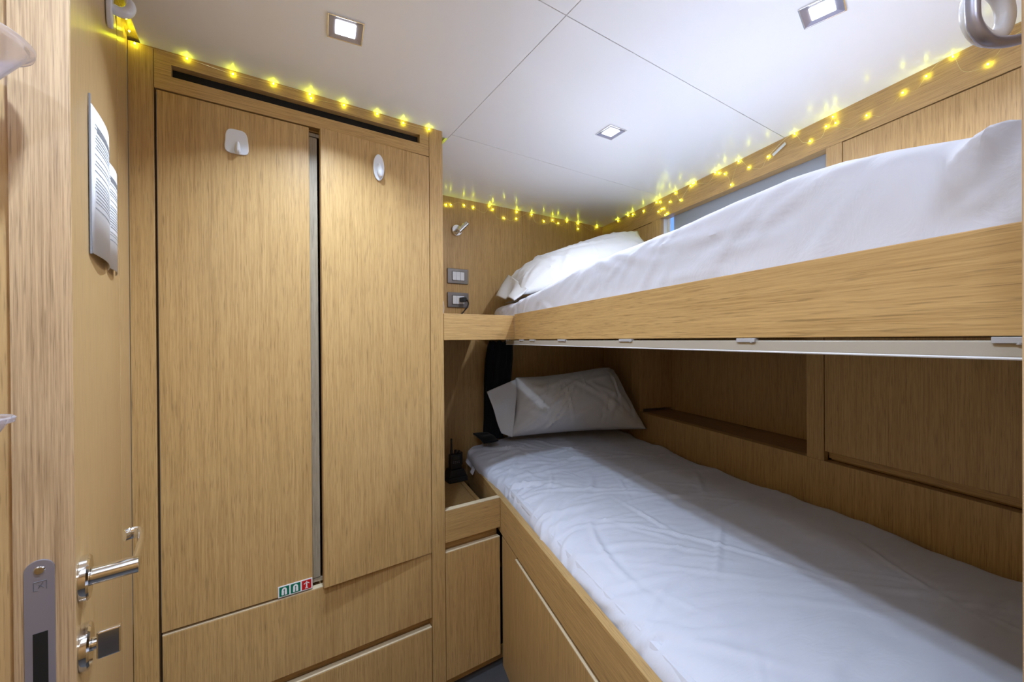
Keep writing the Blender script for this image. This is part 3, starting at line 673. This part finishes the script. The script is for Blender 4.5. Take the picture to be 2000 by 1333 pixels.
# ------------------------------------------------------------------ SAFETY STICKER with pictograms
S = Thing(FA, (0.0955, NW-0.001, 0.4975), 'safety_sticker', 'strip of three pictograms, two green lifejacket and one red extinguisher, on the left wardrobe door', 'sticker')
u0, u1, z0 = 0.0535, 0.1375, 0.4965; hgt = 0.0300
S.part('backing', MB().box(u0, u1, NW-0.0016, NW-0.0002, z0, z0+hgt), M['white_sign'])
pw = 0.0250
for i, (uc, mt) in enumerate(((0.0682, 'green'), (0.0955, 'green'), (0.1228, 'red'))):
    sq = S.part('panel', MB().box(uc-0.0118, uc+0.0118, NW-0.0020, NW-0.0017, z0+0.0025, z0+hgt-0.0025), M[mt], label='%s pictogram square' % mt)
    zc = z0+hgt/2
    if mt == 'green':
        jk = MB(); o_ = []
        for k in range(13):
            a = pi*k/12; o_.append((uc+0.0062*cos(a), zc+0.0032+0.0068*sin(a)))
        o_ += [(uc-0.0066, zc-0.0085), (uc-0.0052, zc-0.0100), (uc-0.0012, zc-0.0100), (uc-0.0008, zc+0.001), (uc-0.0020, zc+0.0035), (uc, zc+0.0058), (uc+0.0020, zc+0.0035), (uc+0.0008, zc+0.001), (uc+0.0012, zc-0.0100), (uc+0.0052, zc-0.0100), (uc+0.0066, zc-0.0085)]
        jk.plate(o_, NW-0.0023, NW-0.0021)
        S.part('lifejacket_symbol', jk, M['white_sign'], parent=sq)
    else:
        ex = MB().plate([(uc-0.0017, zc-0.0075), (uc+0.0017, zc-0.0075), (uc+0.0017, zc+0.0045), (uc-0.0017, zc+0.0045)], NW-0.0023, NW-0.0021)
        ex.plate([(uc-0.0040, zc-0.0098), (uc+0.0040, zc-0.0098), (uc+0.0036, zc-0.0078), (uc-0.0036, zc-0.0078)], NW-0.0023, NW-0.0021)
        ex.plate([(uc-0.0014, zc+0.0082), (uc+0.0016, zc+0.0082), (uc+0.0016, zc+0.0104), (uc-0.0014, zc+0.0104)], NW-0.0023, NW-0.0021)
        arc = []
        for k in range(15): a = R(20)+R(140)*k/14; arc.append((uc+0.0078*cos(a), zc-0.0002+0.0072*sin(a)))
        for k in reversed(range(15)): a = R(20)+R(140)*k/14; arc.append((uc+0.0062*cos(a), zc-0.0002+0.0052*sin(a)))
        ex.plate(arc, NW-0.0023, NW-0.0021)
        S.part('extinguisher_symbol', ex, M['white_sign'], parent=sq)

# ------------------------------------------------------------------ BACK WALL FITTINGS
NB = 1.816
RL = Thing(FA, (0.850, NB, 1.733), 'reading_light', 'small chrome swivel reading light on the wall', 'lamp')
RL.part('wall_rose', MB().disc((0.848, NB-0.0005, 1.733), (0, -1, 0), 0.0270, 0.012, 36), M['chrome'], 0.002)
RL.part('joint', MB().tube([(0.850, NB-0.012, 1.733), (0.852, NB-0.026, 1.736)], 0.010, 16), M['chrome'])
hd_ = MB().tube([(0.845, NB-0.034, 1.722), (0.885, NB-0.048, 1.765)], 0.0125, 24)
RL.part('lamp_head', hd_, M['chrome'], 0.0015)
RL.part('lamp_glass', MB().tube([(0.8853, NB-0.0481, 1.7653), (0.8862, NB-0.0484, 1.7662)], 0.010, 20), M['rubber'])
def plate_thing(name, zc, label, cat):
    t = Thing(FA, (0.853, NB, zc-0.037), name, label, cat)
    w, h = 0.0565, 0.0370
    pts = [(0.853+sx*(w-(0.003 if c else 0)), zc+sz*(h-(0 if c else 0.003))) for sx, sz, c in ((1,-1,1),(1,-1,0),(1,1,0),(1,1,1),(-1,1,1),(-1,1,0),(-1,-1,0),(-1,-1,1))]
    t.part('cover_plate', MB().plate(pts[::-1], NB-0.008, NB-0.0005), M['graphite'], 0.0025)
    t.part('insert_frame', MB().box(0.853-0.0335, 0.853+0.0335, NB-0.0088, NB-0.0081, zc-0.0225, zc+0.0225), M['black_plastic'])
    return t
SW = plate_thing('light_switch', 1.508, 'graphite wall plate with three white rocker switches, above the socket', 'switch')
for k, (x0, x1) in enumerate(((-0.0315, -0.0108), (-0.0102, 0.0098), (0.0110, 0.0315))):
    SW.part('rocker', MB().box(0.853+x0, 0.853+x1, NB-0.0125, NB-0.009, 1.508-0.0205, 1.508+0.0205), M['white_plastic'], 0.001)
SK = plate_thing('wall_socket', 1.391, 'graphite wall plate with a white socket, below the switch', 'socket')
SK.part('rocker', MB().box(0.853-0.0315, 0.853-0.0105, NB-0.0125, NB-0.009, 1.391-0.0205, 1.391+0.0205), M['white_plastic'], 0.001)
SK.part('socket_face', MB().box(0.853-0.0095, 0.853+0.0315, NB-0.0115, NB-0.009, 1.391-0.0205, 1.391+0.0205), M['white_plastic'], 0.001)
PL = Thing(FA, (0.868, NB-0.013, 1.391), 'charger_plug', 'black plug and cable in the wall socket, hanging to the shelf', 'plug')
PL.part('plug_body', MB().prism([(0.856, NB-0.012), (0.881, NB-0.012), (0.884, NB-0.040), (0.876, NB-0.048), (0.860, NB-0.048)][::-1], 1.381, 1.403), M['black_plastic'], 0.003)
PL.part('cord', MB().stube([(0.882, NB-0.044, 1.389), (0.884, NB-0.056, 1.372), (0.872, NB-0.060, 1.350), (0.848, NB-0.056, 1.320), (0.815, NB-0.052, 1.280), (0.79, NB-0.05, 1.235), (0.76, NB-0.06, 1.2125)], 0.0032, 10), M['black_plastic'])
single(FA, (0.556, 1.31, 1.31), 'white_cable', MB().stube([(0.5445, 1.300, 1.362), (0.550, 1.300, 1.348), (0.5565, 1.300, 1.325), (0.558, 1.300, 1.300), (0.553, 1.300, 1.275), (0.548, 1.300, 1.2600)], 0.0013, 8), M['white_plastic'], 'thin pale cable loop at the left end of the upper shelf', 'cable')

# ------------------------------------------------------------------ TWO-WAY RADIO on the bedside shelf
bx, by = 0.780, 1.700
RC = Thing(FA, (bx, by, 0.550), 'radio_charger', 'black desk charger holding the radio on the bedside shelf', 'charger')
def taper(x, y, z0, z1, a0, b0, a1, b1, n=8):
    mb = MB(); P0 = []; P1_ = []
    for sx, sy in ((-1,-1),(1,-1),(1,1),(-1,1)):
        P0.append((x+sx*a0, y+sy*b0, z0)); P1_.append((x+sx*a1, y+sy*b1, z1))
    mb.v = P0+P1_; mb.f = [(0,3,2,1),(4,5,6,7),(0,1,5,4),(1,2,6,5),(2,3,7,6),(3,0,4,7)]; return mb
RC.part('base', taper(bx, by, 0.5505, 0.574, 0.047, 0.040, 0.045, 0.038), M['rubber'], 0.004)
RC.part('cradle', taper(bx, by, 0.5742, 0.605, 0.044, 0.036, 0.033, 0.026), M['black_plastic'], 0.003)
RD = Thing(FA, (bx, by, 0.605), 'two_way_radio', 'black handheld radio with a stubby antenna standing in its charger', 'radio')
body = taper(bx-0.002, by-0.004, 0.6055, 0.672, 0.0275, 0.017, 0.027, 0.015)
RD.part('body', body, M['black_plastic'], 0.004)
RD.part('antenna', MB().tube([(bx-0.018, by, 0.673), (bx-0.018, by, 0.690), (bx-0.018, by, 0.692), (bx-0.018, by, 0.742), (bx-0.018, by, 0.7435)], [0.0065, 0.006, 0.0048, 0.0042, 0.003], 12), M['rubber'])
RD.part('knob', MB().tube([(bx+0.002, by, 0.673), (bx+0.002, by, 0.689)], 0.0060, 14), M['rubber'])
RD.part('knob', MB().tube([(bx+0.018, by, 0.673), (bx+0.018, by, 0.684)], 0.0060, 14), M['rubber'])
RD.part('display', MB().box(bx-0.020, bx+0.012, by-0.0206, by-0.0198, 0.648, 0.664), plain('olive_lcd', (0.035, 0.035, 0.028), 0.3))
kb = MB()
for r_ in range(2):
    for k in range(4): kb.box(bx-0.020+k*0.009, bx-0.0155+k*0.009, by-0.0217, by-0.0210, 0.640-r_*0.006, 0.6425-r_*0.006)
RD.part('button_row', kb, M['steel'])
RD.part('belt_clip', MB().box(bx+0.029, bx+0.034, by-0.010, by+0.006, 0.618, 0.676), M['rubber'], 0.001)

# ------------------------------------------------------------------ OPEN CABIN DOOR (frame D: x along the leaf, -y into the room)
DT, DH = 0.045, 1.868
D = Thing(FD, (0, 0, 0), 'cabin_door', 'oak cabin door standing open against the left wall, seen edge on', 'door')
D.o.name = 'door_1'; D.o['kind'] = 'structure'
D.part('leaf', MB().box(0.0006, DW, 0.0, DT, 0.010, DH), M['oak_soft'], 0.0008)
D.part('rear_rebate', MB().box(0.012, DW-0.12, DT+0.0003, DT+0.016, 0.010, DH), M['oak_soft'], 0.0008)
D.part('edge_lipping', MB().box(-0.0008, 0.0005, 0.0004, DT-0.0004, 0.010, DH), M['oak_edge'])
fp = []
fw, fz0, fz1 = 0.0111, 0.70, 0.9625; fc = 0.0262
for k in range(17): a = pi*k/16; fp.append((fc+fw*cos(a), fz1-fw+fw*sin(a)))
for k in range(17): a = pi+pi*k/16; fp.append((fc+fw*cos(a), fz0+fw+fw*sin(a)))
mb = MB(); n = len(fp)
mb.v = [(-0.0030, y, z) for y, z in fp]+[(-0.0009, y, z) for y, z in fp]
mb.f = [tuple(range(n)), tuple(reversed(range(n, 2*n)))]+[(i, (i+1)%n, n+(i+1)%n, n+i) for i in range(n)]
lp = D.part('lock_faceplate', mb, M['steel'], 0.0004, label='brushed steel lock faceplate')
D.part('screw', MB().tube([(-0.0042, fc, 0.9515), (-0.0030, fc, 0.9515)], [0.0036, 0.0046], 18), M['chrome'], parent=lp)
D.part('latch_slot', MB().box(-0.0034, -0.0029, fc-0.0058, fc+0.0050, 0.795, 0.885), M['dark'], parent=lp)
gl = MB()
gz, gy = 0.9350, fc-0.0005; s_ = 0.0046
for a, b in (((-1,-1),(-1,1)),((-1,1),(1,1)),((1,1),(1,-1)),((-1,-1),(-0.3,-1)),((0.5,0.7),(-0.3,-0.5)),((-0.2,0.3),(0.0,-0.2)),((0.1,0.0),(0.6,-0.6))):
    gl.tube([(-0.0031, gy-a[0]*s_, gz+a[1]*s_), (-0.0031, gy-b[0]*s_, gz+b[1]*s_)], 0.00035, 5)
D.part('stamped_mark', gl, M['glyph'], parent=lp)
def rose(z, x=0.031):
    r = D.part('rose', MB().tube([(x, -0.0003, z), (x, -0.0065, z), (x, -0.0085, z)], [0.0258, 0.0258, 0.0235], 40), M['chrome'])
    return r
r1 = rose(0.917)
lev = MB()
lev.tube([(0.031, -0.0087, 0.917), (0.031, -0.0500, 0.917), (0.031, -0.0505, 0.917)], [0.0102, 0.0102, 0.0095], 28)
ne = D.part('handle_neck', lev, M['chrome'])
st_ = MB().stube([(0.034, -0.0455, 0.917), (0.060, -0.0475, 0.917), (0.100, -0.0485, 0.917), (0.138, -0.0475, 0.917), (0.146, -0.0435, 0.917), (0.147, -0.036, 0.917), (0.143, -0.030, 0.917)], 0.0085, 16, flat=0.45)
D.part('lever_handle', st_, M['chrome'])
r2 = rose(0.836)
D.part('turn_stem', MB().tube([(0.031, -0.0087, 0.836), (0.031, -0.013, 0.836)], 0.0075, 18), M['chrome'])
D.part('thumb_turn', MB().box(0.0275, 0.0345, -0.0335, -0.0125, 0.8165, 0.8485), M['chrome'], 0.0015)
# hook on the door near its top
KH = Thing(FD, (0.35, 0, 1.745), 'adhesive_hook', 'white plastic hook near the top of the open door', 'hook')
pts = [(0.345+0.022*cos(2*pi*k/36)*1.0, 1.800+0.047*np.sign(sin(2*pi*k/36))*abs(sin(2*pi*k/36))**0.7) for k in range(36)]
KH.part('base_plate', MB().plate(pts, -0.0085, -0.0008), M['white_plastic'], 0.002)
KH.part('hook_arm', MB().stube([(0.345, -0.008, 1.788), (0.345, -0.018, 1.786), (0.345, -0.027, 1.790), (0.345, -0.032, 1.799), (0.345, -0.032, 1.808), (0.345, -0.029, 1.813)], [0.0085, 0.0085, 0.0085, 0.0075, 0.006, 0.004], 16), M['white_plastic'])
# document holder on the door
def sheet_on_door(x0, x1, z0, z1, off, bow, nseg=12):
    rows = []
    for i in range(nseg+1):
        s = i/nseg; x = x0+(x1-x0)*s; y = -off-bow*sin(pi*s)
        rows.append([(x, y, z0), (x, y, z1)])
    return MB().grid(rows), (lambda s: -off-bow*sin(pi*s))
def document(x0, x1, z0, z1, off, bow, label, seed, blank):
    t = Thing(FD, (x0, 0, z0), 'notice_sheet', label, 'notice', 'printed notices on the cabin door')
    mb, fy = sheet_on_door(x0, x1, z0, z1, off, bow)
    o = t.part('paper', mb, M['paper']); md = o.modifiers.new('thick', 'SOLIDIFY'); md.thickness = 0.0012; md.offset = 0
    rng = random.Random(seed); ink = MB(); z = z1-0.022; w = x1-x0
    ink_rows = []
    while z > z0+blank:
        h = rng.choice([0.0011, 0.0011, 0.0015]); a = 0.06+rng.uniform(0, 0.04); b = rng.uniform(0.55, 0.93)
        ink_rows.append((a, b, z, h)); z -= rng.choice([0.0045, 0.0050, 0.0090])
    ink_rows.append((0.12, 0.90, z1-0.030, 0.0075))
    for a, b, z, h in ink_rows:
        r_ = []
        for k in range(7):
            s = a+(b-a)*k/6; y = fy(s)-0.0009; r_.append([(x0+w*s, y, z), (x0+w*s, y, z+h)])
        ink.grid(r_)
    t.part('print', ink, M['ink'])
    return t
d1 = document(0.122, 0.300, 1.316, 1.517, 0.0030, 0.008, 'white printed notice on the open door, the nearer of the two', 4, 0.060)
d1.part('binding_strip', MB().box(0.1195, 0.1225, -0.0030, -0.0008, 1.314, 1.530), M['ink'], 0.0008)
document(0.302, 0.425, 1.322, 1.502, 0.0030, 0.006, 'white printed notice on the open door, the farther of the two', 9, 0.045)

# ------------------------------------------------------------------ PLASTIC CUPS at the left edge, METAL HANDLE at the right edge
W0 = Frame(0.0)
def cup(c, r, h, rb, label, handle):
    t = Thing(W0, (c[0], c[1], c[2]-h), 'plastic_cup', label, 'cup', 'frosted cups on the passage wall')
    prof = [(0.001, -h), (rb, -h), (rb+0.001, -h+0.002), (r-0.002, -0.006), (r+0.0022, -0.005), (r+0.003, -0.001), (r+0.0015, 0.0005), (r-0.0015, -0.001), (r-0.0035, -0.008), (rb-0.0015, -h+0.003), (0.001, -h+0.003)]
    t.part('cup_body', MB().lathe(c, prof, 56), M['frosted'])
    n_ = Vector((-cos(FA.a), -sin(FA.a), 0)); k = Vector(c)+n_*(r-0.001)
    dst = 0.262 - 0.0 + (FA.c*k.x + FA.s*k.y); e = k+n_*(dst-0.0005)
    t.part('wall_bracket', MB().tube([tuple(k-Vector((0,0,0.012))), tuple(e-Vector((0,0,0.012)))], 0.006, 12), M['white_plastic'])
cup((-0.4960, 0.361, 1.478), 0.0445, 0.064, 0.006, 'translucent plastic cup at the upper left edge of the photo', 1)
cup((-0.4900, 0.360, 1.1260), 0.0265, 0.040, 0.005, 'small translucent plastic cup rim at the left edge, half way down', 1)
G = Thing(W0, (0.343, 0.272, 1.39), 'towel_ring', 'bent metal ring with a pale plastic disc, blurred at the top right corner', 'ring')
ring = []
for x, y, z in ((0.3435, 0.268, 1.3935), (0.335, 0.2705, 1.3925), (0.325, 0.2710, 1.3925), (0.3195, 0.2712, 1.3945), (0.3150, 0.2714, 1.3990), (0.3120, 0.2716, 1.4055), (0.3110, 0.2716, 1.413), (0.3110, 0.2716, 1.430), (0.3120, 0.2716, 1.446), (0.314, 0.2714, 1.453), (0.325, 0.271, 1.456), (0.3430, 0.268, 1.456)):
    ring.append((x, y, z))
G.part('metal_ring', MB().stube(ring, 0.0031, 18, flat=1.4), M['steel'])
dsc = MB().tube([(0.334, 0.283, 1.420), (0.334, 0.289, 1.420)], [0.0185, 0.0185], 36)
tor = []
for k in range(33): a = 2*pi*k/32; tor.append((0.3345+0.0150*cos(a), 0.2830+0.002*cos(a), 1.4210+0.0175*sin(a)))
G.part('plastic_ring', MB().tube(tor, 0.0052, 14), M['white_plastic'])
